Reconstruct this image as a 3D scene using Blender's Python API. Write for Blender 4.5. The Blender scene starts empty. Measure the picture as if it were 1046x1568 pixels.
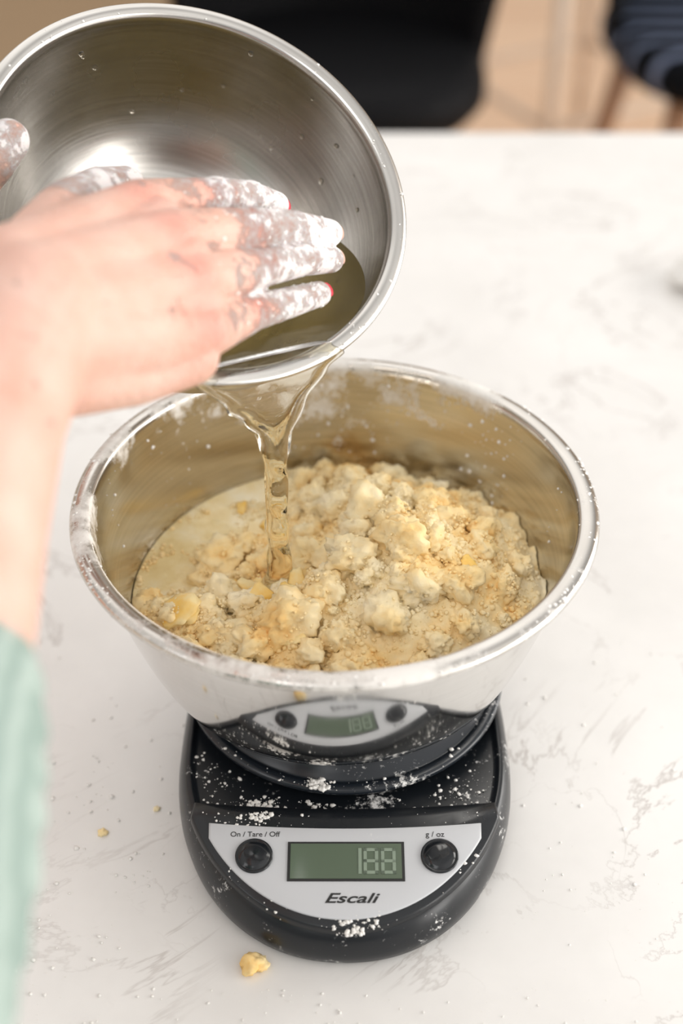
import bpy, math, random
import numpy as np
from mathutils import Vector, Matrix, noise
random.seed(4); rng=np.random.default_rng(4)
S=bpy.context.scene
S.view_settings.view_transform='Standard'
TH=math.radians(38.5)
CAM=Vector((0,-.485,.516)); VW=Vector((0,math.cos(TH),-math.sin(TH)))
# ---------- helpers
def link(o,parent=None):
    S.collection.objects.link(o)
    if parent: o.parent=parent
    return o
def empty(name):
    o=bpy.data.objects.new(name,None); S.collection.objects.link(o); o.empty_display_size=.02; return o
def mk(name,v,f,mat=None,parent=None,smooth=True):
    me=bpy.data.meshes.new(name); me.from_pydata([tuple(a) for a in v],[],[tuple(a) for a in f]); me.update()
    if smooth: me.polygons.foreach_set('use_smooth',[True]*len(me.polygons))
    if mat: me.materials.append(mat)
    return link(bpy.data.objects.new(name,me),parent)
class N:
    def __init__(s,name):
        s.m=bpy.data.materials.new(name); s.m.use_nodes=True; s.t=s.m.node_tree; s.b=s.t.nodes['Principled BSDF']; s.out=s.t.nodes['Material Output']
    def n(s,ty,**kw):
        x=s.t.nodes.new(ty)
        for k,v in kw.items():
            if k.startswith('_'): setattr(x,k[1:],v)
            else: x.inputs[k.replace('__',' ')].default_value=v
        return x
    def l(s,a,b): s.t.links.new(a,b)
    def ramp(s,fac,stops):
        r=s.t.nodes.new('ShaderNodeValToRGB'); e=r.color_ramp.elements
        while len(e)<len(stops): e.new(.5)
        for i,(p,c) in enumerate(stops):
            e[i].position=p; e[i].color=(c,c,c,1) if isinstance(c,(int,float)) else (*c,1)
        s.l(fac,r.inputs[0]); return r
    def coord(s,k='Object'):
        if not hasattr(s,'tc'): s.tc=s.t.nodes.new('ShaderNodeTexCoord')
        return s.tc.outputs[k]
    def noise(s,scale,detail=4,rough=.5,dist=0,vec=None):
        x=s.n('ShaderNodeTexNoise',Scale=scale,Detail=detail,Roughness=rough,Distortion=dist); s.l(vec or s.coord(),x.inputs['Vector']); return x
    def mix(s,fac,a,b):
        x=s.t.nodes.new('ShaderNodeMix'); x.data_type='RGBA'
        for k,v in ((0,fac),(6,a),(7,b)):
            if hasattr(v,'is_output'): s.l(v,x.inputs[k])
            else: x.inputs[k].default_value=v if k==0 else (*v,1)
        return x.outputs[2]
    def math(s,op,a,b=None):
        x=s.t.nodes.new('ShaderNodeMath'); x.operation=op
        for k,v in ((0,a),(1,b)):
            if v is None: continue
            if hasattr(v,'is_output'): s.l(v,x.inputs[k])
            else: x.inputs[k].default_value=v
        return x.outputs[0]
    def bump(s,h,st=.3,dist=.001):
        x=s.n('ShaderNodeBump',Strength=st,Distance=dist); s.l(h,x.inputs['Height']); s.l(x.outputs[0],s.b.inputs['Normal']); return x
def simple(name,col,rough=.5,metal=0,**kw):
    a=N(name); a.b.inputs['Base Color'].default_value=(*col,1); a.b.inputs['Roughness'].default_value=rough; a.b.inputs['Metallic'].default_value=metal
    nz=a.noise(60,3); r=a.ramp(nz.outputs[0],[(.3,max(0,rough-.05)),(.7,min(1,rough+.05))]); a.l(r.outputs[0],a.b.inputs['Roughness'])
    for k,v in kw.items(): a.b.inputs[k.replace('__',' ')].default_value=v
    return a.m
# ---------- materials
def steel(name,flour=False,rough=.2,aniso=.6,c1=(.60,.57,.53),c2=(.70,.67,.63)):
    a=N(name); b=a.b; b.inputs['Metallic'].default_value=1
    mp=a.n('ShaderNodeMapping'); a.l(a.coord(),mp.inputs[0]); mp.inputs['Scale'].default_value=(1,1,60)
    nz=a.noise(14,3,.6,vec=mp.outputs[0])
    nb=a.noise(22,4,.6)
    r=a.ramp(nb.outputs[0],[(.3,rough-.04),(.7,rough+.05)]); 
    a.l(r.outputs[0],b.inputs['Roughness'])
    if aniso:
        b.inputs['Anisotropic'].default_value=aniso
        tg=a.n('ShaderNodeTangent'); tg.direction_type='RADIAL'; tg.axis='Z'; a.l(tg.outputs[0],b.inputs['Tangent'])
        a.bump(nz.outputs[0],.10,.0003)
    col=a.mix(a.ramp(nz.outputs[0],[(.3,0),(.7,1)]).outputs[0],c1,c2)
    if flour:
        sx=a.n('ShaderNodeSeparateXYZ'); a.l(a.coord(),sx.inputs[0])
        h=a.n('ShaderNodeMapRange'); a.l(sx.outputs[2],h.inputs[0]); h.inputs[1].default_value=.045; h.inputs[2].default_value=.094; h.inputs[3].default_value=-.13; h.inputs[4].default_value=.13
        n1=a.noise(42,10,.78); n2=a.noise(15,2)
        m=a.math('ADD',a.math('ADD',n1.outputs[0],h.outputs[0]),a.math('MULTIPLY',a.math('SUBTRACT',n2.outputs[0],.5),.7))
        mask=a.ramp(m,[(.61,0),(.76,.85)]).outputs[0]
        col=a.mix(mask,col,(.88,.86,.82))
        met=a.ramp(mask,[(0,1),(.8,.05)]); a.l(met.outputs[0],b.inputs['Metallic'])
        rr=a.mix(mask,(rough,)*3,(.8,.8,.8)); a.l(rr,b.inputs['Roughness'])
    a.l(col,b.inputs['Base Color']); return a.m
M_steel=steel('stainless_steel',False,.24,.6,(.55,.53,.50),(.70,.68,.65)); M_steel2=steel('stainless_steel_floured',True,.16,.6,(.56,.53,.49),(.70,.67,.63)); M_mirror=steel('polished_steel',False,.09,0,(.74,.73,.71),(.80,.79,.77))
def m_counter():
    a=N('quartz_counter'); vec=a.coord()
    n1=a.noise(5,7,.62,1.4); v=a.math('ABSOLUTE',a.math('SUBTRACT',n1.outputs[0],.5))
    vein=a.ramp(v,[(0,1),(.009,0)]).outputs[0]
    pm=a.ramp(a.noise(8,3).outputs[0],[(.42,0),(.60,1)]).outputs[0]
    vein=a.math('MULTIPLY',vein,pm)
    n3=a.noise(11,6,.55,.8); v3=a.ramp(a.math('ABSOLUTE',a.math('SUBTRACT',n3.outputs[0],.47)),[(0,1),(.006,0)]).outputs[0]
    v3=a.math('MULTIPLY',v3,a.ramp(a.noise(9,2).outputs[0],[(.50,0),(.64,.7)]).outputs[0]); vein=a.math('MAXIMUM',vein,v3)
    cl=a.ramp(a.noise(9,5,.6).outputs[0],[(.35,(.775,.755,.73)),(.65,(.85,.83,.805))]).outputs[0]
    c=a.mix(a.math('MULTIPLY',vein,.62),cl,(.40,.35,.32)); a.l(c,a.b.inputs['Base Color'])
    a.b.inputs['Roughness'].default_value=.3; return a.m
M_counter=m_counter()
def dusty(name,col,rough,amt):
    a=N(name); n1=a.noise(420,5,.75); n2=a.noise(38,4,.6)
    m=a.math('ADD',n1.outputs[0],a.math('MULTIPLY',a.math('SUBTRACT',n2.outputs[0],.5),1.1))
    mask=a.ramp(m,[(amt,0),(amt+.12,.9)]).outputs[0]
    a.l(a.mix(mask,col,(.85,.84,.82)),a.b.inputs['Base Color']); a.l(a.mix(mask,(rough,)*3,(.9,)*3),a.b.inputs['Roughness']); return a.m
M_black=dusty('black_plastic',(.008,.010,.013),.28,.64); M_console=simple('console_plastic',(.010,.012,.015),.3); M_black2=dusty('platform_plastic',(.012,.016,.022),.22,.70)
M_silver=dusty('silver_label',(.58,.59,.61),.42,.78); M_ink=simple('label_ink',(.02,.02,.02),.5)
M_lcd=simple('lcd_glass',(.10,.135,.09),.12); M_lcdseg=simple('lcd_segments',(.24,.30,.23),.4); M_btn=simple('button_rubber',(.010,.012,.015),.15)
def m_flour():
    a=N('flour'); nz=a.noise(300,4); a.l(a.ramp(nz.outputs[0],[(.3,(.82,.80,.76)),(.7,(.88,.86,.83))]).outputs[0],a.b.inputs['Base Color']); a.b.inputs['Roughness'].default_value=.9; return a.m
M_flour=m_flour()
def m_dough():
    a=N('flour_mixture_crumb'); n1=a.noise(30,5,.6); n2=a.noise(500,6,.75)
    c=a.ramp(n1.outputs[0],[(.28,(.98,.58,.17)),(.42,(.98,.74,.36)),(.56,(.98,.83,.52)),(.74,(.98,.89,.67))]).outputs[0]
    a.l(c,a.b.inputs['Base Color']); a.b.inputs['Roughness'].default_value=.85; a.b.inputs['Specular IOR Level'].default_value=.2
    a.bump(n2.outputs[0],.45,.0009); return a.m
M_dough=m_dough()
def m_butter():
    a=N('butter_flake'); n1=a.noise(90,3); a.l(a.ramp(n1.outputs[0],[(.35,(.96,.62,.14)),(.6,(.96,.78,.40))]).outputs[0],a.b.inputs['Base Color']); a.b.inputs['Roughness'].default_value=.45
    a.bump(a.noise(200,3).outputs[0],.4,.0008); return a.m
M_butter=m_butter()
def m_pool():
    a=N('cloudy_water'); n1=a.noise(30,6,.65); a.l(a.ramp(n1.outputs[0],[(.32,(.74,.54,.22)),(.5,(.88,.72,.38)),(.66,(.95,.86,.62))]).outputs[0],a.b.inputs['Base Color'])
    a.l(a.ramp(a.noise(45,5,.7).outputs[0],[(.5,.05),(.62,.6)]).outputs[0],a.b.inputs['Roughness'])
    a.bump(a.noise(70,3).outputs[0],.35,.0015); return a.m
M_pool=m_pool()
def m_water():
    a=N('water_stream'); a.b.inputs['Base Color'].default_value=(1,.97,.88,1); a.b.inputs['Transmission Weight'].default_value=1; a.b.inputs['IOR'].default_value=1.33; a.b.inputs['Roughness'].default_value=.0
    a.bump(a.noise(150,2).outputs[0],.25,.001); return a.m
M_water=m_water()
def m_surf():
    a=N('water_surface'); tr=a.n('ShaderNodeBsdfTransparent'); tr.inputs[0].default_value=(.78,.68,.38,1)
    df=a.n('ShaderNodeBsdfDiffuse'); df.inputs[0].default_value=(.24,.18,.065,1)
    m0=a.n('ShaderNodeMixShader'); m0.inputs[0].default_value=.4; a.l(tr.outputs[0],m0.inputs[1]); a.l(df.outputs[0],m0.inputs[2])
    gl=a.n('ShaderNodeBsdfGlossy'); gl.inputs['Roughness'].default_value=.02
    fr=a.n('ShaderNodeFresnel',IOR=1.33); mx=a.n('ShaderNodeMixShader'); a.l(fr.outputs[0],mx.inputs[0]); a.l(m0.outputs[0],mx.inputs[1]); a.l(gl.outputs[0],mx.inputs[2]); a.l(mx.outputs[0],a.out.inputs[0])
    bp=a.n('ShaderNodeBump',Strength=.2,Distance=.001); a.l(a.noise(45,2).outputs[0],bp.inputs['Height']); a.l(bp.outputs[0],gl.inputs['Normal']); return a.m
M_surf=m_surf()
def m_skin():
    a=N('floured_skin'); at=a.n('ShaderNodeAttribute',_attribute_name='flour')
    n1=a.noise(45,4); base=a.ramp(n1.outputs[0],[(.3,(.67,.38,.295)),(.7,(.74,.49,.405))]).outputs[0]
    kn=a.n('ShaderNodeAttribute',_attribute_name='red'); base=a.mix(a.math('MULTIPLY',kn.outputs['Fac'],.65),base,(.62,.20,.15))
    n2=a.noise(150,9,.8); n4=a.noise(60,3); m=a.math('ADD',a.math('ADD',a.math('MULTIPLY',at.outputs['Fac'],.68),a.math('MULTIPLY',n2.outputs[0],1.5)),a.math('MULTIPLY',a.math('SUBTRACT',n4.outputs[0],.5),.9))
    mm=a.n('ShaderNodeMapRange'); a.l(m,mm.inputs[0]); mm.inputs[1].default_value=1.02; mm.inputs[2].default_value=1.30; mm.inputs[3].default_value=0; mm.inputs[4].default_value=.95
    mask=mm.outputs[0]
    a.l(a.mix(mask,base,(.79,.755,.75)),a.b.inputs['Base Color'])
    rr=a.mix(mask,(.5,.5,.5),(.9,.9,.9)); a.l(rr,a.b.inputs['Roughness'])
    a.b.inputs['Subsurface Weight'].default_value=.12; a.b.inputs['Subsurface Radius'].default_value=(.01,.004,.002); a.b.inputs['Subsurface Scale'].default_value=.4
    v=a.n('ShaderNodeTexVoronoi',Scale=420); a.l(a.coord(),v.inputs['Vector'])
    h=a.math('ADD',a.math('MULTIPLY',mask,1.8),a.math('ADD',a.noise(260,4,.6).outputs[0],a.math('MULTIPLY',v.outputs[0],.3))); a.bump(h,.75,.001); return a.m
M_skin=m_skin(); M_nail=simple('nail_polish',(.70,.04,.07),.2)
def m_knit():
    a=N('green_knit'); w=a.n('ShaderNodeTexWave',Scale=60,Distortion=1); a.l(a.coord(),w.inputs[0])
    a.l(a.ramp(w.outputs[0],[(0,(.25,.33,.295)),(1,(.37,.45,.41))]).outputs[0],a.b.inputs['Base Color']); a.b.inputs['Roughness'].default_value=.9; a.bump(w.outputs[0],.5,.002); return a.m
M_knit=m_knit()
def m_wood(name,c1,c2,sc=(1,9,1)):
    a=N(name); mp=a.n('ShaderNodeMapping'); a.l(a.coord(),mp.inputs[0]); mp.inputs['Scale'].default_value=sc
    nz=a.noise(3,5,.6,.6,vec=mp.outputs[0]); a.l(a.ramp(nz.outputs[0],[(.3,c1),(.7,c2)]).outputs[0],a.b.inputs['Base Color']); a.b.inputs['Roughness'].default_value=.45; return a.m
M_floor=m_wood('oak_floor',(.76,.50,.33),(.92,.69,.50)); M_leg=m_wood('walnut_leg',(.30,.15,.08),(.45,.26,.15),(9,9,1)); M_leg2=m_wood('beech_leg',(.55,.45,.36),(.70,.58,.48),(9,9,1)); M_cab=simple('cabinet_paint',(.7,.69,.67),.5)
M_rug=simple('brown_rug_wool',(.40,.28,.17),.95)
M_leather=simple('black_leather',(.003,.003,.004),.65,0,Specular__IOR__Level=.15)
M_wall=simple('wall_paint',(.72,.68,.62),.8); M_trim=simple('trim_paint',(.85,.84,.82),.5)
def m_stripe():  # pale blue stripes: light reflected through slats, painted into the seat colour
    a=N('seat_slat_reflections'); w=a.n('ShaderNodeTexWave',Scale=6,_bands_direction='Y'); a.l(a.coord(),w.inputs[0])
    a.l(a.ramp(w.outputs[0],[(.76,(.003,.004,.006)),(.96,(.16,.19,.28))]).outputs[0],a.b.inputs['Base Color']); a.b.inputs['Roughness'].default_value=.8; a.b.inputs['Specular IOR Level'].default_value=.1; return a.m
M_stripe=m_stripe()
# ---------- generic geometry
def box(name,lo,hi,mat,parent=None,bev=.0):
    x0,y0,z0=lo;x1,y1,z1=hi
    v=[(x0,y0,z0),(x1,y0,z0),(x1,y1,z0),(x0,y1,z0),(x0,y0,z1),(x1,y0,z1),(x1,y1,z1),(x0,y1,z1)]
    f=[(3,2,1,0),(4,5,6,7),(0,1,5,4),(1,2,6,5),(2,3,7,6),(3,0,4,7)]
    o=mk(name,v,f,mat,parent,False)
    if bev:
        m=o.modifiers.new('b','BEVEL'); m.width=bev; m.segments=3
    return o
def catmull(P,k=4):
    P=[np.array(p,float) for p in P]; out=[]
    for i in range(len(P)-1):
        a=P[max(i-1,0)];b=P[i];c=P[i+1];d=P[min(i+2,len(P)-1)]
        for j in range(k):
            t=j/k; out.append(.5*((2*b)+(c-a)*t+(2*a-5*b+4*c-d)*t*t+(3*b-a-3*c+d)*t**3))
    out.append(P[-1]); return out
def lathe(name,prof,seg,mat,parent=None):
    v=[];f=[]
    n=len(prof)
    for r,z in prof:
        for j in range(seg):
            a=2*math.pi*j/seg; v.append((max(r,1e-5)*math.cos(a),max(r,1e-5)*math.sin(a),z))
    for i in range(n-1):
        for j in range(seg):
            k=(j+1)%seg; f.append((i*seg+j,i*seg+k,(i+1)*seg+k,(i+1)*seg+j))
    return mk(name,v,f,mat,parent)
def icos(sub):
    import bmesh
    bm=bmesh.new(); bmesh.ops.create_icosphere(bm,subdivisions=sub,radius=1); v=np.array([x.co[:] for x in bm.verts]); f=np.array([[y.index for y in x.verts] for x in bm.faces]); bm.free(); return v,f
ICO={k:icos(k) for k in (1,2,3,4)}
def blobs(name,items,mat,parent=None,sub=1,jit=.25,nscale=None):
    bv,bf=ICO[sub]; V=[];Fc=[];o=0
    for it in items:
        x,y,z,r,fl=it[:5]
        v=bv.copy()
        if nscale:
            off=Vector(rng.random(3)*50)
            s=np.array([1+jit*(noise.noise(Vector(q)*nscale+off)*1.3+(.35-abs(noise.noise(Vector(q)*nscale*2.4+off)))*1.1+noise.noise(Vector(q)*nscale*6+off)*.4+noise.noise(Vector(q)*nscale*13+off)*.25) for q in v]); v=v*s[:,None]
        else: v=v*(1+jit*(rng.random((len(v),1))-.5)*2)
        v=v*np.array([1+.35*(rng.random()-.5),1+.35*(rng.random()-.5),fl])*r
        if len(it)>5: R=Vector((0,0,1)).rotation_difference(Vector(it[5])).to_matrix(); 
        else: R=Matrix.Rotation(rng.random()*6.28,3,'Z')
        v=v@np.array(R).T+np.array([x,y,z])
        V.append(v);Fc.append(bf+o);o+=len(v)
    return mk(name,np.vstack(V),np.vstack(Fc),mat,parent)
def tube(name,pts,rad,mat,parent=None,seg=16):
    pts=[Vector(p) for p in pts]; v=[];f=[]
    for i,p in enumerate(pts):
        t=(pts[min(i+1,len(pts)-1)]-pts[max(i-1,0)]).normalized()
        a=t.orthogonal().normalized() if i==0 else (a-t*a.dot(t)).normalized()
        b=t.cross(a)
        for j in range(seg):
            an=2*math.pi*j/seg; v.append(p+(a*math.cos(an)+b*math.sin(an))*rad[i])
    n=len(pts)
    for i in range(n-1):
        for j in range(seg): k=(j+1)%seg; f.append((i*seg+j,i*seg+k,(i+1)*seg+k,(i+1)*seg+j))
    f.append(tuple(range(seg))[::-1]); f.append(tuple((n-1)*seg+j for j in range(seg)))
    return mk(name,v,f,mat,parent)
# ---------- room
ZF=-.92
box('floor',(-4,-3,ZF-.05),(4,5,ZF),M_floor)
box('wall_back',(-4,5,ZF),(4,5.1,1.8),M_wall); box('wall_left',(-4.1,-3,ZF),(-4,5,1.8),M_wall)
wr=empty('wall_right')
box('wall_panel_low',(2.6,-3,ZF),(2.7,5,-.2),M_wall,wr); box('wall_panel_high',(2.6,-3,1.5),(2.7,5,1.8),M_wall,wr)
box('wall_panel_near',(2.6,-3,-.2),(2.7,-2.6,1.5),M_wall,wr); box('wall_panel_far',(2.6,1.9,-.2),(2.7,5,1.5),M_wall,wr)
w=empty('window_1')
for i,(y,ww) in enumerate(((-2.6,.06),(-1.35,.35),(.3,.35),(1.84,.06))): box('mullion_%d'%i,(2.6,y,-.2),(2.66,y+ww,1.5),M_trim,w)
for i,z in enumerate((-.2,1.44)): box('rail_%d'%i,(2.59,-2.6,z),(2.67,1.9,z+.06),M_trim,w)
box('baseboard_back',(-4,4.97,ZF),(4,5,ZF+.12),M_trim)
box('area_rug',(-2.6,2.3,ZF),(-.35,4.6,ZF+.012),M_rug,None,.004)
# ---------- counter
ct=empty('kitchen_island')
box('countertop',(-.8,-.62,-.035),(1.3,.70,0),M_counter,ct,.003)
box('cabinet_body',(-.74,-.5,ZF+.1),(1.24,.42,-.035),M_cab,ct,.002)
box('toe_kick',(-.7,-.45,ZF),(1.2,.38,ZF+.1),M_black,ct)
for i in range(4):
    x=-.72+i*.49; box('door_panel_%d'%i,(x,.42,ZF+.13),(x+.46,.44,-.06),M_cab,ct,.004)
# ---------- lower bowl
P_out=[(0,0),(.03,0),(.058,.0),(.071,.002),(.0805,.0085),(.0865,.018),(.0925,.033),(.0980,.050),(.1022,.066),(.1050,.079),(.1062,.0850),(.1085,.0853),(.1130,.0868),(.1150,.0893),(.1135,.0917),(.1095,.0926),(.1064,.0915),(.1052,.0880)]
P_in=[(.1040,.079),(.1012,.066),(.0970,.050),(.0915,.033),(.0855,.0187),(.0795,.0095),(.070,.0032),(.058,.0012),(.03,.0010),(0,.0010)]
prof=catmull(P_out+P_in,4)
inn=catmull([(.1052,.088)]+P_in,4); IZ=[p[1] for p in inn][::-1]; IR=[p[0] for p in inn][::-1]
def rin(z): return float(np.interp(z,IZ,IR))
BX,BY,BZ=-.003,.005,.0425
bowl=lathe('mixing_bowl',prof,192,M_steel2); bowl.location=(BX,BY,BZ); bowl.data.materials.append(M_mirror)
for p in bowl.data.polygons:
    if p.index<192*40: p.material_index=1
# ---------- upper bowl
n=Vector((.30,-.45,.84)).normalized(); C=Vector((-.0605,.0620,.2558)); RO=.0935; HU=.078
Q=[(0,0),(.2,0),(.36,.0),(.49,.045),(.61,.135),(.72,.27),(.81,.435),(.873,.61),(.912,.78),(.93,.90),(.945,.935),(.972,.94),(.998,.958),(.997,.985),(.962,1.0),(.932,.99),(.918,.955)]
Qi=[(.915,.90),(.897,.78),(.859,.613),(.797,.443),(.708,.28),(.60,.147),(.48,.058),(.35,.014),(.2,.013),(0,.013)]
prof2=[(r*RO,z*HU) for r,z in catmull(Q+Qi,4)]
i2=catmull([(.918,.955)]+Qi,4); IZ2=[p[1]*HU for p in i2][::-1]; IR2=[p[0]*RO for p in i2][::-1]
def rin2(z): return float(np.interp(z,IZ2,IR2))
b2=lathe('mixing_bowl.001',prof2,192,M_steel)
Rm=Vector((0,0,1)).rotation_difference(n).to_matrix().to_4x4(); MW=Matrix.Translation(C-n*HU)@Rm; b2.matrix_world=MW; MI=MW.inverted()
hh=Vector((n.x,n.y,0)).normalized(); dd=(hh*n.z-Vector((0,0,1))*math.hypot(n.x,n.y)); ss=n.cross(dd).normalized()
if ss.x<0: ss=-ss
fb=[]
for k in range(260):
    a=rng.random()*6.283
    if noise.noise(Vector((math.cos(a)*2.5,math.sin(a)*2.5,8)))<rng.random()*.6-.2: continue
    rr=RO*(.93+.06*rng.random()); fb.append((rr*math.cos(a),rr*math.sin(a),HU*.997,.0002+.0006*rng.random()**3,.6))
blobs('flour_specks_small_bowl',fb,M_flour,b2,1,.3)
db=[]
for k in range(26):
    a=rng.random()*6.283; z=HU*(.3+.6*rng.random()); r=rin2(z)-.0001; db.append((r*math.cos(a),r*math.sin(a),z,.0006+.0009*rng.random(),.35,(-math.cos(a),-math.sin(a),.4)))
blobs('water_drops',db,M_water,b2,2,.05)
lip=C+dd*(RO*.955); ZL=lip.z+.0004
p0=Vector((lip.x,lip.y,ZL))-hh*.035
V=[p0];Fc=[];NA=120;NRr=10
ends=[]
for j in range(NA):
    a=2*math.pi*j/NA; dv=Vector((math.cos(a),math.sin(a),0)); t=0
    while t<.2:
        q=MI@(p0+dv*t)
        if q.z>HU*.999: break
        rr=math.hypot(q.x,q.y)
        if rr>rin2(min(q.z,HU*.955))+max(0,q.z-HU*.955)*.5: break
        t+=.0003
    ends.append(p0+dv*(t-.0002))
for i in range(1,NRr+1):
    for e in ends: V.append(p0.lerp(e,i/NRr))
for j in range(NA): Fc.append((0,1+j,1+(j+1)%NA))
for i in range(NRr-1):
    for j in range(NA): k=(j+1)%NA; Fc.append((1+i*NA+j,1+(i+1)*NA+j,1+(i+1)*NA+k,1+i*NA+k))
wat=empty('poured_water')
mk('water_in_bowl',V,Fc,M_surf,wat)
# stream
def rimp(phi,r=.0885,up=.0015):
    a=math.radians(phi); return C+(dd*math.cos(a)+ss*math.sin(a))*r+n*up
rows=[]
rows.append((rimp(-24,RO-.009,-.003),rimp(11,RO-.009,-.003),.0010,.0007))
rows.append((rimp(-26,RO-.004,.0005),rimp(13,RO-.004,.0005),.0012,.0006))
rows.append((rimp(-26,RO+.001,-.001),rimp(13,RO+.001,-.001),.0013,.0004))
def W(xl,xr,y,zl,zr,te,tm,yr=None): rows.append((Vector((xl,y,zl)),Vector((xr,y if yr is None else yr,zr)),te,tm))
yb=-.010
W(-.0465,-.0050,-.017,.1960,.1995,.0018,.0002,.008)
W(-.0425,-.0110,-.015,.1905,.1930,.0021,.0002,.003)
W(-.0384,-.0164,-.012,.1840,.1850,.0025,.0003,-.003)
W(-.0352,-.0200,yb,.1770,.1775,.0028,.0009,-.007)
W(-.0330,-.0218,yb,.1690,.1690,.0032,.0025)
W(-.0320,-.0228,yb,.1600,.1600,.0037,.0037)
W(-.0327,-.0221,yb+.001,.1500,.1500,.0034,.0027)
W(-.0321,-.0233,yb+.001,.1400,.1400,.0038,.0038)
W(-.0333,-.0227,yb+.002,.1300,.1300,.0032,.0027)
W(-.0321,-.0229,yb+.002,.1200,.1200,.0038,.0038)
W(-.0328,-.0221,yb+.003,.1100,.1100,.0038,.0034)
W(-.0340,-.0207,yb+.003,.1000,.1000,.0045,.0045)
W(-.0385,-.0175,yb+.003,.0900,.0900,.0070,.0070)
W(-.0470,-.0095,yb+.003,.0840,.0840,.0140,.0140)
flat=[np.concatenate([np.array(r[0]),np.array(r[1]),[r[2],r[3]]]) for r in rows]; fl=catmull(flat,5)
V=[];Fc=[];K=32
for i,r in enumerate(fl):
    L=Vector(r[:3]);R=Vector(r[3:6]);te,tm=r[6],r[7]
    dx=(R-L); w_=dx.length; ux=dx.normalized(); 
    uy=Vector((-ux.y,ux.x,0)).normalized()
    for j in range(K):
        a=2*math.pi*j/K; c=math.cos(a); s=math.sin(a); c2=math.copysign(abs(c)**.75,c)
        e=math.exp(-((abs(c2)*w_/2-w_/2+te)/max(te,.0008))**2)
        th=(tm+(te-tm)*e)*math.copysign(abs(s)**.8,s)
        wob=1+.22*math.sin(i*.55+j*.4)
        V.append((L+R)/2+ux*(c2*w_/2*(1+.05*math.sin(i*.8)))+uy*th*wob)
nn=len(fl)
for i in range(nn-1):
    for j in range(K): k=(j+1)%K; Fc.append((i*K+j,(i+1)*K+j,(i+1)*K+k,i*K+k))
Fc.append(tuple(range(K))); Fc.append(tuple((nn-1)*K+j for j in range(K))[::-1])
st=mk('water_stream',V,Fc,M_water,wat)
sp=[]
for k in range(16):
    a=rng.random()*6.283; q=.009+.008*rng.random(); sp.append((-.028+q*math.cos(a),-.008+q*math.sin(a),.090+.007*rng.random(),.0004+.0008*rng.random(),1))
blobs('splash_drops',sp,M_water,wat,2,.05)
# ---------- dough
dm=empty('pastry_dough_mixture')
def g(x,y,cx,cy,s,a): return a*math.exp(-((x-cx)**2+(y-cy)**2)/(2*s*s))
def hgt(x,y):
    h=.0770+g(x,y,.030,-.018,.037,.036)+g(x,y,.060,-.012,.028,.009)+g(x,y,-.03,-.06,.032,.017)+g(x,y,-.050,.020,.014,.011)+g(x,y,.018,.038,.024,.012)-g(x,y,-.075,.015,.018,.014)
    h+=g(x,y,-.0225,-.004,.012,-.006)+g(x,y,-.004,.060,.022,.010)+g(x,y,-.072,-.038,.020,.012)+g(x,y,.06,.035,.025,.011)-g(x,y,-.052,.055,.018,.008)
    return h
LVL=.0803
def surf(x,y):
    p=Vector((x,y,0)); h=hgt(x,y)
    h+=.0060*noise.fractal(p*55+Vector((3,1,7)),.9,2,5)
    c=noise.voronoi(p*130+Vector((noise.noise(p*80),noise.noise(p*80+Vector((9,9,9))),0))*1.2)[0][0]
    h+=.0034*(.5-min(c,1))
    c=noise.voronoi(p*420)[0][0]; h+=.0010*(.5-min(c,1)); h+=.0007*noise.noise(p*900); return h
V=[];Fc=[];NR_=170;NA=520
for i in range(NR_+1):
    for j in range(NA):
        a=2*math.pi*j/NA; fr=(i/NR_); r=.102*fr
        x=r*math.cos(a);y=r*math.sin(a); h=surf(x,y); rm=rin(h-BZ)-.0004
        if r>rm: x*=rm/r;y*=rm/r
        V.append((BX+x,BY+y,h))
for i in range(NR_):
    for j in range(NA): k=(j+1)%NA; Fc.append((i*NA+j,(i+1)*NA+j,(i+1)*NA+k,i*NA+k))
mk('flour_mass',V,Fc,M_dough,dm)
rm=rin(LVL-BZ)-.0004
mk('water_pool',[(BX+rm*(i/12)*math.cos(2*math.pi*j/96),BY+rm*(i/12)*math.sin(2*math.pi*j/96),LVL+.0003*noise.noise(Vector((i,j,0)))) for i in range(13) for j in range(96)],[(i*96+j,(i+1)*96+j,(i+1)*96+(j+1)%96,i*96+(j+1)%96) for i in range(12) for j in range(96)],M_pool,dm)
def clampb(x,y,r,z):
    m=rin(z-BZ)-r*1.15; q=math.hypot(x-BX,y-BY)
    if q>m: x=BX+(x-BX)*m/q;y=BY+(y-BY)*m/q
    return x,y
big=[(5,-12,15),(-10,6,13),(13,22,15),(23,13,12),(-55,-12,14),(-59,-27,11),(-20,-41,17),(-7,-27,12),(-89,-12,12),(-80,-25,9),(-55,22,12),(-61,13,10),(-1,36,10),(-35,-52,11),(28,-10,13),(50,13,10),(61,-1,9),(50,-27,11),(33,-31,12),(71,-19,8),(19,-43,13),(-1,-52,11),(-48,-47,10),(42,27,9),(-14,56,9),(5,62,9),(-29,56,6),(18,46,10),(-31,17,9),(-43,8,8),(-64,-52,10),(-48,29,9),(27,36,9),(7,8,10),(40,-10,10),(-65,-12,8),(-72,-31,9)]
it=[];bt=[];cr=[]
def cover(x,y,z,r,m_):
    for _ in range(m_):
        a=rng.random()*6.283; e=rng.random(); q=math.sqrt(1-e*e)*r*.98
        cr.append((x+q*math.cos(a),y+q*math.sin(a),z+e*r*.78,.0003+.0008*rng.random()**2,.85))
for px,py,r in big:
    x,y=px/1000,py/1000; r=r*.00074
    z=max(hgt(x-BX,y-BY),LVL)+r*.12; x,y=clampb(x,y,r,z)
    it.append((x,y,z,r,.8)); cover(x,y,z,r,70)
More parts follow.
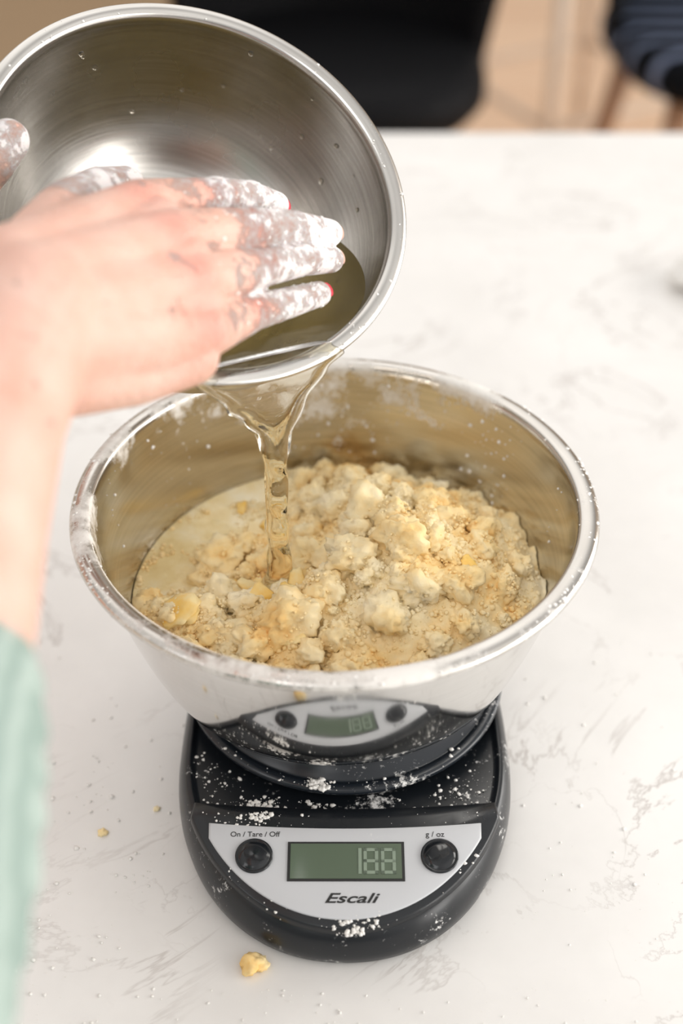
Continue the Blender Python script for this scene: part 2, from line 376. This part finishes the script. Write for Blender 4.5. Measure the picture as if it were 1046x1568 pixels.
for k in range(170):
    a=rng.random()*6.28; rr=.086*math.sqrt(rng.random()); x=rr*math.cos(a);y=rr*math.sin(a)
    z=hgt(x,y)
    if z<LVL: continue
    r=.002+.0045*rng.random()**1.5; it.append((BX+x,BY+y,z+r*.25,r,.8)); cover(BX+x,BY+y,z+r*.25,r,14)
blobs('dough_clumps',it,M_dough,dm,4,.46,1.2)
for k in range(7500):
    a=rng.random()*6.28; rr=.092*math.sqrt(rng.random()); x=rr*math.cos(a);y=rr*math.sin(a)
    z=surf(x,y)
    if z<LVL-.0005:
        if noise.noise(Vector((x*60,y*60,3)))<.12: continue
        z=LVL
    r=.0003+.0013*rng.random()**2.5; cr.append((BX+x,BY+y,z+r*.3,r,.8))
blobs('dough_crumbs',cr,M_dough,dm,1,.3)
for px,py,r in [(-40,-5,9),(-69,-31,12),(-20,-12,8),(-16,-3,8),(-24,-23,8),(-36,-17,9),(-49,64,5),(55,-17,5),(-19,-52,7),(-76,-21,7),(-38,-1,7),(-30,-12,7),(-35,51,6),(-51,4,6)]:
    x,y=px/1000,py/1000; r=r*.00062; z=max(hgt(x-BX,y-BY),LVL)+r*.5; x,y=clampb(x,y,r,z); bt.append((x,y,z,r,.35,(rng.random()-.5,rng.random()-.8,1)))
blobs('butter_flakes',bt,M_butter,dm,3,.4,1.2)
# flour bits on bowl
fb=[]
for k in range(1900):
    a=rng.random()*6.283; w_=.5+1.3*noise.noise(Vector((math.cos(a)*3,math.sin(a)*3,2)))
    if rng.random()>w_: continue
    rr=.1065+.0080*rng.random(); fb.append((rr*math.cos(a),rr*math.sin(a),.0922-.003*((rr-.1105)/.004)**2*.4,.0002+.0009*rng.random()**3,.6))
for k in range(900):
    a=rng.random()*6.283
    if noise.noise(Vector((math.cos(a)*3.5,math.sin(a)*3.5,5)))<rng.random()*.5-.15: continue
    z=.042+.044*rng.random()**.7; r=rin(z)-.0002; fb.append((r*math.cos(a),r*math.sin(a),z,.00025+.0009*rng.random()**4,.5,(-math.cos(a),-math.sin(a),.5)))
blobs('flour_specks',fb,M_flour,bowl,1,.3)
# ---------- kitchen scale
sc=empty('kitchen_scale'); SX=.0015; YC=-.045; BF=.0955
def outl(t,s=1):
    c,s_=math.cos(t),math.sin(t)
    if s_<0: return (.0762*s*math.copysign(abs(c)**.93,c) if abs(c)>1e-6 else 0, YC+BF*s*s_)
    p=2/2.9; return (.0762*s*math.copysign(abs(c)**p,c) if abs(c)>1e-6 else 0, YC+.115*s*abs(s_)**p)
def ztop(y): return .0285 if y>-.085 else .0285+(y+.085)*.16
pr=[(.97,0),(.99,.003),(1.0,.008),(1.0,.012),(.993,.018),(.975,.0235),(.95,.0268),(.925,.0282),(.91,.0275),(.90,.0262),(.88,.026),(.6,.026),(.3,.026),(.001,.026)]
V=[];Fc=[];K=200
for s,z in pr:
    for j in range(K):
        x,y=outl(2*math.pi*j/K,s); V.append((SX+x,y,z*ztop(y)/.0285))
for i in range(len(pr)-1):
    for j in range(K): k=(j+1)%K; Fc.append((i*K+j,i*K+k,(i+1)*K+k,(i+1)*K+j))
mk('scale_body',V,Fc,M_black,sc)
def crescent(name,a,b,ytop,sag,off,mat,th,rc=.10):
    xm=a*math.sqrt(max(0,1-((ytop+sag-YC)/b)**2))
    def top(x): return ytop+sag*(x/xm)**2
    t0=math.atan2((ytop+sag-YC)/b,xm/a)
    low=[(a*math.cos(t),YC+b*math.sin(t)) for t in np.linspace(t0-rc,-math.pi-t0+rc,90)]
    e=xm-.0035; tp=[(x,top(x)) for x in np.linspace(-e,e,60)]
    loop=tp+low; cx,cy=0,(ytop-.02)
    V=[];Fc=[];n_=len(loop); ss_=[(1,0),(1,th*.6),(.992,th*.9),(.98,th),(.7,th),(.4,th),(.15,th),(.001,th)]
    for s,z in ss_:
        for x,y in loop:
            X=cx+(x-cx)*s;Y=cy+(y-cy)*s; V.append((SX+X,Y,ztop(Y)+off+z))
    for i in range(len(ss_)-1):
        for j in range(n_): k=(j+1)%n_; Fc.append((i*n_+j,(i+1)*n_+j,(i+1)*n_+k,i*n_+k))
    return mk(name,V,Fc,mat,sc)
crescent('console',.0745,.0920,-.081,.004,-.003,M_console,.0045)
crescent('label_panel',.0715,.0880,-.0915,.0030,.0010,M_silver,.0011)
ZP=.0021; DY=.0022
tilt=math.atan(.16)
def onp(y): return ztop(y)+ZP
def plate(name,x0,x1,y0,y1,mat,h=.0006,off=0):
    v=[];
    for z in (0,h):
        for x,y in ((x0,y0),(x1,y0),(x1,y1),(x0,y1)): v.append((SX+x,y+DY,onp(y+DY)+off+z))
    return mk(name,v,[(3,2,1,0),(4,5,6,7),(0,1,5,4),(1,2,6,5),(2,3,7,6),(3,0,4,7)],mat,sc,False)
plate('lcd_bezel',-.0243,.0251,-.1185,-.1005,M_ink,.0004)
plate('lcd_window',-.0231,.0239,-.1175,-.1015,M_lcd,.0006)
def seg7(x,y,w_,h_,segs,i):
    t=.0014; R={'a':(x,y+h_-t,x+w_,y+h_),'d':(x,y,x+w_,y+t),'g':(x,y+h_/2-t/2,x+w_,y+h_/2+t/2),'f':(x,y+h_/2,x+t,y+h_),'b':(x+w_-t,y+h_/2,x+w_,y+h_),'e':(x,y,x+t,y+h_/2),'c':(x+w_-t,y,x+w_,y+h_/2)}
    for s in segs: a=R[s]; plate('lcd_digit_%d%s'%(i,s),a[0],a[2],a[1],a[3],M_lcdseg,.0001,.0007)
for i,(x,sg) in enumerate([(.0008,'bc'),(.0078,'abcdefg'),(.0152,'abcdefg')]): seg7(x,-.1155,.0062,.0118,sg,i)
for i,(x,y) in enumerate([(-.0385,-.107+DY),(.0400,-.107+DY)]):
    o=lathe('button_%d'%(i+1),[(0,.0),(.0080,0),(.0080,.0009),(.0072,.0011),(.0070,.0006),(.0066,.0012),(.004,.0020),(0,.0022)],48,M_btn,sc)
    o.location=(SX+x,y,onp(y)); o.rotation_euler=(tilt,0,0)
def text(name,s,x,y,size,mat=M_ink,shear=0,sx=1,off=0):
    y+=DY
    cu=bpy.data.curves.new(name,'FONT'); cu.body=s; cu.size=size; cu.align_x='CENTER'; cu.align_y='CENTER'; cu.shear=shear; cu.extrude=.00005; cu.offset=off
    o=bpy.data.objects.new(name,cu); link(o,sc); cu.materials.append(mat); o.location=(SX+x,y,onp(y)+.0001); o.rotation_euler=(tilt,0,0); o.scale=(sx,1,1); return o
text('label_left','On / Tare / Off',-.0385,-.0968,.0034); text('label_right','g / oz',.0385,-.0968,.0036)
text('label_logo','Escali',.002,-.1262,.0062,shear=.35,sx=1.6,off=.0001)
pp=catmull([(.055,.0),(.055,.003),(.069,.004),(.0735,.0055),(.0748,.0075),(.0740,.0092),(.071,.0098),(.0695,.0090),(.068,.0098),(.065,.0120),(.062,.0145),(.058,.0150),(.03,.0150),(0,.0150)],3)
PY_=BY-.0065
o=lathe('weighing_platform',pp,160,M_black2,sc); o.location=(SX,PY_,.0262)
fs=[]
def addf(cx,cy,s,nm,r0=.00012,r1=.0010):
    for k in range(nm):
        x=cx+rng.normal()*s;y=cy+rng.normal()*s*.8
        if (x/.0757)**2+((y-YC)/.1)**2>.90 : continue
        dist=math.hypot(x,y-PY_)
        if dist<.0690: continue
        z=ztop(y)-.0022 if y>-.083 else ztop(y)+.0012
        if dist<.0748: z=.0262+.0096
        fs.append((SX+x,y,z+.0002,r0+r1*rng.random()**4,.6))
addf(-.045,-.083,.009,160); addf(-.036,-.080,.004,320,.0002,.0012); addf(-.012,-.073,.003,180,.0002,.0013); addf(-.035,-.093,.005,160); addf(.055,-.07,.009,120); addf(.02,-.080,.015,60); addf(-.060,-.06,.008,80); addf(.005,-.136,.006,200,.0002,.0011); addf(-.038,-.105,.004,180,.0002,.001); addf(-.03,-.125,.006,30); addf(.05,-.12,.006,60);addf(-.05,-.115,.006,40);addf(.058,-.108,.004,60)
addf(0,-.07,.05,300,.00012,.00025)
blobs('flour_dusting',fs,M_flour,sc,1,.35)
# ---------- flour on counter
fc=[]
for k in range(1300):
    x=-.125+rng.normal()*.05; y=-.09+rng.normal()*.07
    if abs(x-SX)<.079 and -.147<y<.08: continue
    if noise.noise(Vector((x*50,y*50,0)))<rng.random()*.5-.2: continue
    fc.append((x,y,.0004,.0002+.0011*rng.random()**5,.5))
for k in range(180):
    x=.10+rng.normal()*.03; y=-.05+rng.normal()*.09
    if abs(x-SX)<.079 and -.147<y<.08: continue
    fc.append((x,y,.0004,.0002+.0008*rng.random()**4,.5))
for k in range(140):
    x=-.02+rng.normal()*.07; y=-.150-rng.random()*.02
    fc.append((x,y,.0004,.0002+.0007*rng.random()**4,.5))
blobs('scattered_flour',fc,M_flour,None,1,.35)
for i,(x,y,r) in enumerate([(-.0367,-.140,.0050),(-.1084,-.0709,.0020),(-.0853,-.057,.0014)]):
    blobs('dough_crumb' if i==0 else 'dough_crumb.%03d'%i,[(x,y,r*.5,r,.6),(x+r*.6,y,r*.35,r*.6,.6)],M_dough,None,3,.45,1.5)
x,y=.2600,.426; blobs('dough_lump',[(x,y,.009,.020,.5),(x+.02,y-.01,.01,.02,.5)],M_flour,None,3,.25,1.2)
# ---------- stools
def stool(name,cx,cy,zs,hw,mat,rot=0,legm=None):
    legm=legm or M_leg
    e=empty(name)
    V=[];Fc=[];K=64; rings=[(.0,-.045),(.6,-.045),(.93,-.04),(1.0,-.02),(1.0,0.0),(.96,.018),(.85,.026),(.5,.022),(.0,.02)]
    for s,z in rings:
        for j in range(K):
            a=2*math.pi*j/K; c,s_=math.cos(a),math.sin(a); V.append((hw*max(s,.001)*math.copysign(abs(c)**.72,c),.2*max(s,.001)*math.copysign(abs(s_)**.72,s_),z))
    for i in range(len(rings)-1):
        for j in range(K): k=(j+1)%K; Fc.append((i*K+j,i*K+k,(i+1)*K+k,(i+1)*K+j))
    mk('seat',V,Fc,mat,e)
    V=[];Fc=[];A=28;B=10
    for side in (0,1):
        for i in range(A+1):
            a=math.radians(-85+170*i/A)
            for j in range(B+1):
                t=j/B; rr=.2-(.022 if side else 0)+.03*t
                edge=1-.45*abs(2*i/A-1)**3
                V.append(((hw/.2)*rr*math.sin(a),rr*math.cos(a)*.98,.0+.30*t*edge))
    o_=(A+1)*(B+1)
    for i in range(A):
        for j in range(B):
            p=i*(B+1)+j; Fc.append((p,p+1,p+B+2,p+B+1)); Fc.append((o_+p,o_+p+B+1,o_+p+B+2,o_+p+1))
    for i in range(A):
        p=i*(B+1)+B; Fc.append((p,o_+p,o_+p+B+1,p+B+1)); p=i*(B+1); Fc.append((p,p+B+1,o_+p+B+1,o_+p))
    for j in range(B):
        Fc.append((j,o_+j,o_+j+1,j+1)); p=A*(B+1)+j; Fc.append((p,p+1,o_+p+1,o_+p))
    mk('backrest',V,Fc,mat if legm is M_leg2 else M_leather,e)
    H=zs-ZF
    for i,(sx,sy) in enumerate(((-1,-1),(1,-1),(1,1),(-1,1))):
        tube('leg_%d'%(i+1),[(sx*hw*.62,sy*.12,-.03),(sx*hw*.85,sy*.17,-H*.5),(sx*hw*1.05,sy*.215,-H)],[.019,.016,.012],legm,e,14)
    q=[(sx*hw*.93,sy*.19,-H*.66) for sx,sy in ((-1,-1),(1,-1),(1,1),(-1,1))]
    for i in range(4): tube('footrest_%d'%(i+1),[q[i],q[(i+1)%4]],[.009,.009],legm,e,10)
    e.location=(cx,cy,zs); e.rotation_euler=(0,0,rot)
stool('bar_stool',-.01,1.50,-.25,.215,M_leather,0); stool('bar_stool.001',.605,1.63,-.25,.205,M_stripe,.12); stool('bar_stool.002',.50,2.55,-.25,.20,M_leg2,.5,M_leg2)
# ---------- hands
def limb(acc,pts,rad):
    for i in range(len(pts)-1):
        a,b=Vector(pts[i]),Vector(pts[i+1]); ra,rb=rad[i],rad[i+1]; L=(b-a).length; m=max(2,int(L/(min(ra,rb)*.22)))
        for k in range(m+1): t=k/m; acc.append((a.lerp(b,t),ra+(rb-ra)*t))
def hand_mesh(name,acc,parent,vox=.0008,sm=3,wrist=None,mcp=None):
    bv,bf=ICO[3]; V=[];Fc=[];o=0
    for c,r in acc: V.append(bv*r+np.array(c)); Fc.append(bf+o); o+=len(bv)
    ob=mk(name,np.vstack(V),np.vstack(Fc),M_skin,None)
    m=ob.modifiers.new('r','REMESH'); m.mode='VOXEL'; m.voxel_size=vox
    m=ob.modifiers.new('s','SMOOTH'); m.factor=.5; m.iterations=sm
    dg=bpy.context.evaluated_depsgraph_get(); me=bpy.data.meshes.new_from_object(ob.evaluated_get(dg)); ob.modifiers.clear(); ob.data=me
    if wrist is not None:
        vg=ob.vertex_groups.new(name='back'); co=np.empty(len(me.vertices)*3); me.vertices.foreach_get('co',co); co=co.reshape(-1,3)
        d=np.array(mcp-wrist); t=((co-np.array(wrist))@d)/(d@d); wgt=np.clip((.90-t)/.2,0,1); bins=np.round(wgt*10).astype(int)
        for b_ in range(1,11):
            ids=np.nonzero(bins==b_)[0].tolist()
            if ids: vg.add(ids,b_/10,'REPLACE')
        m=ob.modifiers.new('s2','SMOOTH'); m.factor=.6; m.iterations=26; m.vertex_group='back'
        ob.data.update(); bpy.context.view_layer.update()
        dg=bpy.context.evaluated_depsgraph_get(); me=bpy.data.meshes.new_from_object(ob.evaluated_get(dg)); ob.modifiers.clear(); ob.data=me
    me.polygons.foreach_set('use_smooth',[True]*len(me.polygons)); ob.parent=parent; return ob
person=empty('person')
J={'thumb':([(-.1019,-.0449,.2821),(-.1008,-.0053,.2758),(-.0959,.0320,.2664),(-.0881,.0520,.2594)],[.015,.012,.0095,.0078]),
'index':([(-.0749,-.0002,.2741),(-.0496,.0302,.2642),(-.0374,.0457,.2563),(-.0275,.0540,.2491)],[.0116,.0081,.0073,.0060]),
'middle':([(-.0612,-.0189,.2714),(-.0352,.0191,.2566),(-.0192,.0354,.2482),(-.0054,.0487,.2392)],[.0118,.0083,.0073,.0060]),
'ring':([(-.0529,-.0328,.2620),(-.0312,.0060,.2466),(-.0165,.0258,.2393),(-.0046,.0402,.2317)],[.0113,.0077,.0068,.0057]),
'pinky':([(-.0496,-.0435,.2486),(-.0339,-.0091,.2356),(-.0215,.0088,.2293),(-.0093,.0243,.2245)],[.0106,.0072,.0063,.0053])}
J={k:([Vector(p) for p in v[0]],v[1]) for k,v in J.items()}
acc=[];W_=Vector((-.0999,-.0894,.2825)); KN=Vector((-.0602,-.0257,.2613))
for k,(P,R) in J.items():
    limb(acc,P,R)
    if k!='thumb':
        wa=W_+(P[0]-KN)*.45; limb(acc,[wa,wa.lerp(P[0],.55),P[0]],[.018,.0145,R[0]])
        limb(acc,[P[0]-VW*.0022,P[0]-VW*.0044],[.0106,.0098]); limb(acc,[P[1]-VW*.0008,P[1]-VW*.0020],[R[1],R[1]]); limb(acc,[P[2]-VW*.0004,P[2]-VW*.0012],[R[2],R[2]])
        tn=wa.lerp(P[0],.35)-VW*.0085; limb(acc,[tn,P[0]-VW*.0065],[.0075,.0078])
    else: limb(acc,[W_,P[0]],[.018,.015])
limb(acc,[Vector((-.0942,-.0931,.2651)),Vector((-.0734,-.0659,.2477)),Vector((-.0546,-.0510,.2423))],[.018,.0145,.011])
for (a,b) in (('index','middle'),('middle','ring'),('ring','pinky')):
    p=J[a][0][0].lerp(J[b][0][0],.5); limb(acc,[W_,p-VW*.001],[.017,.0104])
limb(acc,[W_,Vector((-.1092,-.1308,.2705)),Vector((-.1125,-.1699,.2616)),Vector((-.1172,-.2052,.2492)),Vector((-.1195,-.2512,.2316))],[.0235,.026,.029,.034,.038])
rh=hand_mesh('right_hand_and_forearm',acc,person,wrist=W_,mcp=KN)
LH=[]
thumb=[Vector(p) for p in ((-.1744,.0625,.2404),(-.1566,.0554,.2556),(-.1428,.0563,.2681),(-.1365,.0651,.2727))]
limb(LH,thumb,[.016,.012,.0105,.009])
pal=Vector((-.2005,.0897,.2266))
for c4 in ([(-.1993,.1256,.2475),(-.1829,.1415,.2595),(-.1734,.1549,.2523),(-.1621,.1627,.2459)],
 [(-.1978,.1155,.2348),(-.1886,.1482,.2359),(-.1786,.1615,.2284),(-.1669,.1690,.2218)],
 [(-.1963,.1053,.2220),(-.1926,.1544,.2115),(-.1822,.1672,.2035),(-.1701,.1745,.1965)],
 [(-.1949,.0952,.2093),(-.1910,.1435,.1978),(-.1806,.1562,.1896),(-.1684,.1633,.1824)]):
    limb(LH,[pal,c4[0]],[.018,.011]); limb(LH,c4,[.0105,.009,.008,.0068])
limb(LH,[pal,thumb[0]],[.02,.016]); limb(LH,[pal,Vector((-.2343,.0594,.2044)),Vector((-.2778,-.0338,.1515))],[.022,.028,.036])
lh=hand_mesh('left_hand',LH,person,.0014)
def attrs(ob,segs,knuck):
    me=ob.data; co=np.empty(len(me.vertices)*3); me.vertices.foreach_get('co',co); co=co.reshape(-1,3)
    fl_=np.zeros(len(co))
    for a,b,wa,wb in segs:
        a=np.array(a);b=np.array(b);ab=b-a; t=np.clip(((co-a)@ab)/(ab@ab),0,1); d=np.linalg.norm(co-(a+t[:,None]*ab),axis=1)
        w=(wa+(wb-wa)*t)*np.clip(1-(d-.012)/.012,0,1); fl_=np.maximum(fl_,w)
    rd=np.zeros(len(co))
    for p in knuck: rd=np.maximum(rd,np.exp(-(np.linalg.norm(co-np.array(p),axis=1)/.0105)**2))
    for nm,arr in (('flour',fl_),('red',rd)):
        at_=me.attributes.new(nm,'FLOAT','POINT'); at_.data.foreach_set('value',arr.astype(np.float32))
sg=[];kn=[]
for k,(P,R) in J.items():
    sg+=[(P[0],P[1],.18,.66),(P[1],P[2],.66,.82),(P[2],P[3],.82,.88)]
    if k!='thumb': kn.append(P[0]-VW*.013); kn.append(P[1]-VW*.008)
attrs(rh,sg,kn); attrs(lh,[(thumb[0],thumb[3],.5,.7),(thumb[3],thumb[3]+Vector((0,0,.001)),.7,.7)],[])
for k in ('index','middle','ring','pinky'):
    P,R=J[k]; a=P[2];b=P[3]; t=(b-a).normalized(); up=(-VW-t*(-VW).dot(t)).normalized(); 
    c=b+t*.0026+up*(R[3]*.60); side=t.cross(up)
    bv,bf=ICO[3]; v=bv*np.array([.0040,.0032,.0012]); Mx=np.array([list(t-up*.3),list(side),list(up+t*.3)]); v=v@Mx+np.array(c)
    mk('nail_'+k,v,bf,M_nail if k in('index','pinky') else M_skin,person)
cl=[]
for k,(P,R) in J.items():
    for i in range(3):
        for _ in range(45):
            t=rng.random(); c=P[i].lerp(P[i+1],t); r=R[i]+(R[i+1]-R[i])*t; dv=Vector(rng.normal(size=3)).normalized(); ax=(P[i+1]-P[i]).normalized(); dv=(dv-ax*dv.dot(ax)).normalized()
            if dv.dot(-VW)<-.2: continue
            q=c+dv*r*.97; cl.append((q.x,q.y,q.z,.00025+.0009*rng.random()**3,.6,tuple(dv)))
blobs('flour_on_fingers',cl,M_flour,person,1,.35)
SP=[(-.1207,-.2118,.2458),(-.1196,-.2225,.2419),(-.1212,-.2428,.2343),(-.1244,-.2676,.2190),(-.1330,-.2982,.2046),(-.165,-.36,.19),(-.24,-.42,.20),(-.33,-.45,.30),(-.40,-.46,.42)]
spt=catmull([p+(r,) for p,r in zip(SP,[.037,.041,.045,.047,.050,.054,.058,.062,.066])],6)
tube('sleeve',[p[:3] for p in spt],[p[3]*(1+.02*math.sin(i*2.1)) for i,p in enumerate(spt)],M_knit,person,40)
# ---------- lights
def area(name,loc,rot,sx,sy,e,col):
    l=bpy.data.lights.new(name,'AREA'); l.shape='RECTANGLE'; l.size=sx; l.size_y=sy; l.energy=e; l.color=col; o=bpy.data.objects.new(name,l); link(o); o.location=loc; o.rotation_euler=rot; return o
area('window_daylight',(2.8,-.35,.65),(0,math.radians(90),0),1.7,4.5,155,(1,.975,.94))
area('front_fill',(-1.4,-1.8,2.2),(math.radians(40),0,math.radians(-38)),2.2,1.6,24,(.98,.98,1))  # added fill light from front left, not an actual window
Wd=bpy.data.worlds.new('World'); S.world=Wd; Wd.use_nodes=True; nt=Wd.node_tree; bg=nt.nodes['Background']; bg.inputs[0].default_value=(1,.975,.945,1)
tc=nt.nodes.new('ShaderNodeTexCoord'); acc_=None
for d,lo,hi,amp in (((.80,-.45,.40),.55,.95,.55),((-.55,-.35,.76),.6,.95,.2),((-.1,.75,.65),.75,.97,.9),((0,0,1),-.1,1.0,.48)):
    dn=Vector(d).normalized(); dp=nt.nodes.new('ShaderNodeVectorMath'); dp.operation='DOT_PRODUCT'; nt.links.new(tc.outputs['Generated'],dp.inputs[0]); dp.inputs[1].default_value=dn
    mr=nt.nodes.new('ShaderNodeMapRange'); mr.interpolation_type='SMOOTHSTEP'; nt.links.new(dp.outputs['Value'],mr.inputs[0]); mr.inputs[1].default_value=lo; mr.inputs[2].default_value=hi; mr.inputs[3].default_value=0; mr.inputs[4].default_value=amp
    ad=nt.nodes.new('ShaderNodeMath'); ad.operation='ADD'; nt.links.new(mr.outputs[0],ad.inputs[0])
    if acc_ is None: ad.inputs[1].default_value=.24
    else: nt.links.new(acc_,ad.inputs[1])
    acc_=ad.outputs[0]
nt.links.new(acc_,bg.inputs[1])
# ---------- camera
cd=bpy.data.cameras.new('camera'); co=bpy.data.objects.new('camera',cd); link(co); co.location=CAM; co.rotation_euler=(math.radians(90)-TH,0,0)
cd.sensor_fit='VERTICAL'; cd.sensor_height=36; cd.sensor_width=24; cd.lens=50; cd.clip_start=.01
cd.dof.use_dof=True; cd.dof.focus_distance=.61; cd.dof.aperture_fstop=4.0
S.camera=co
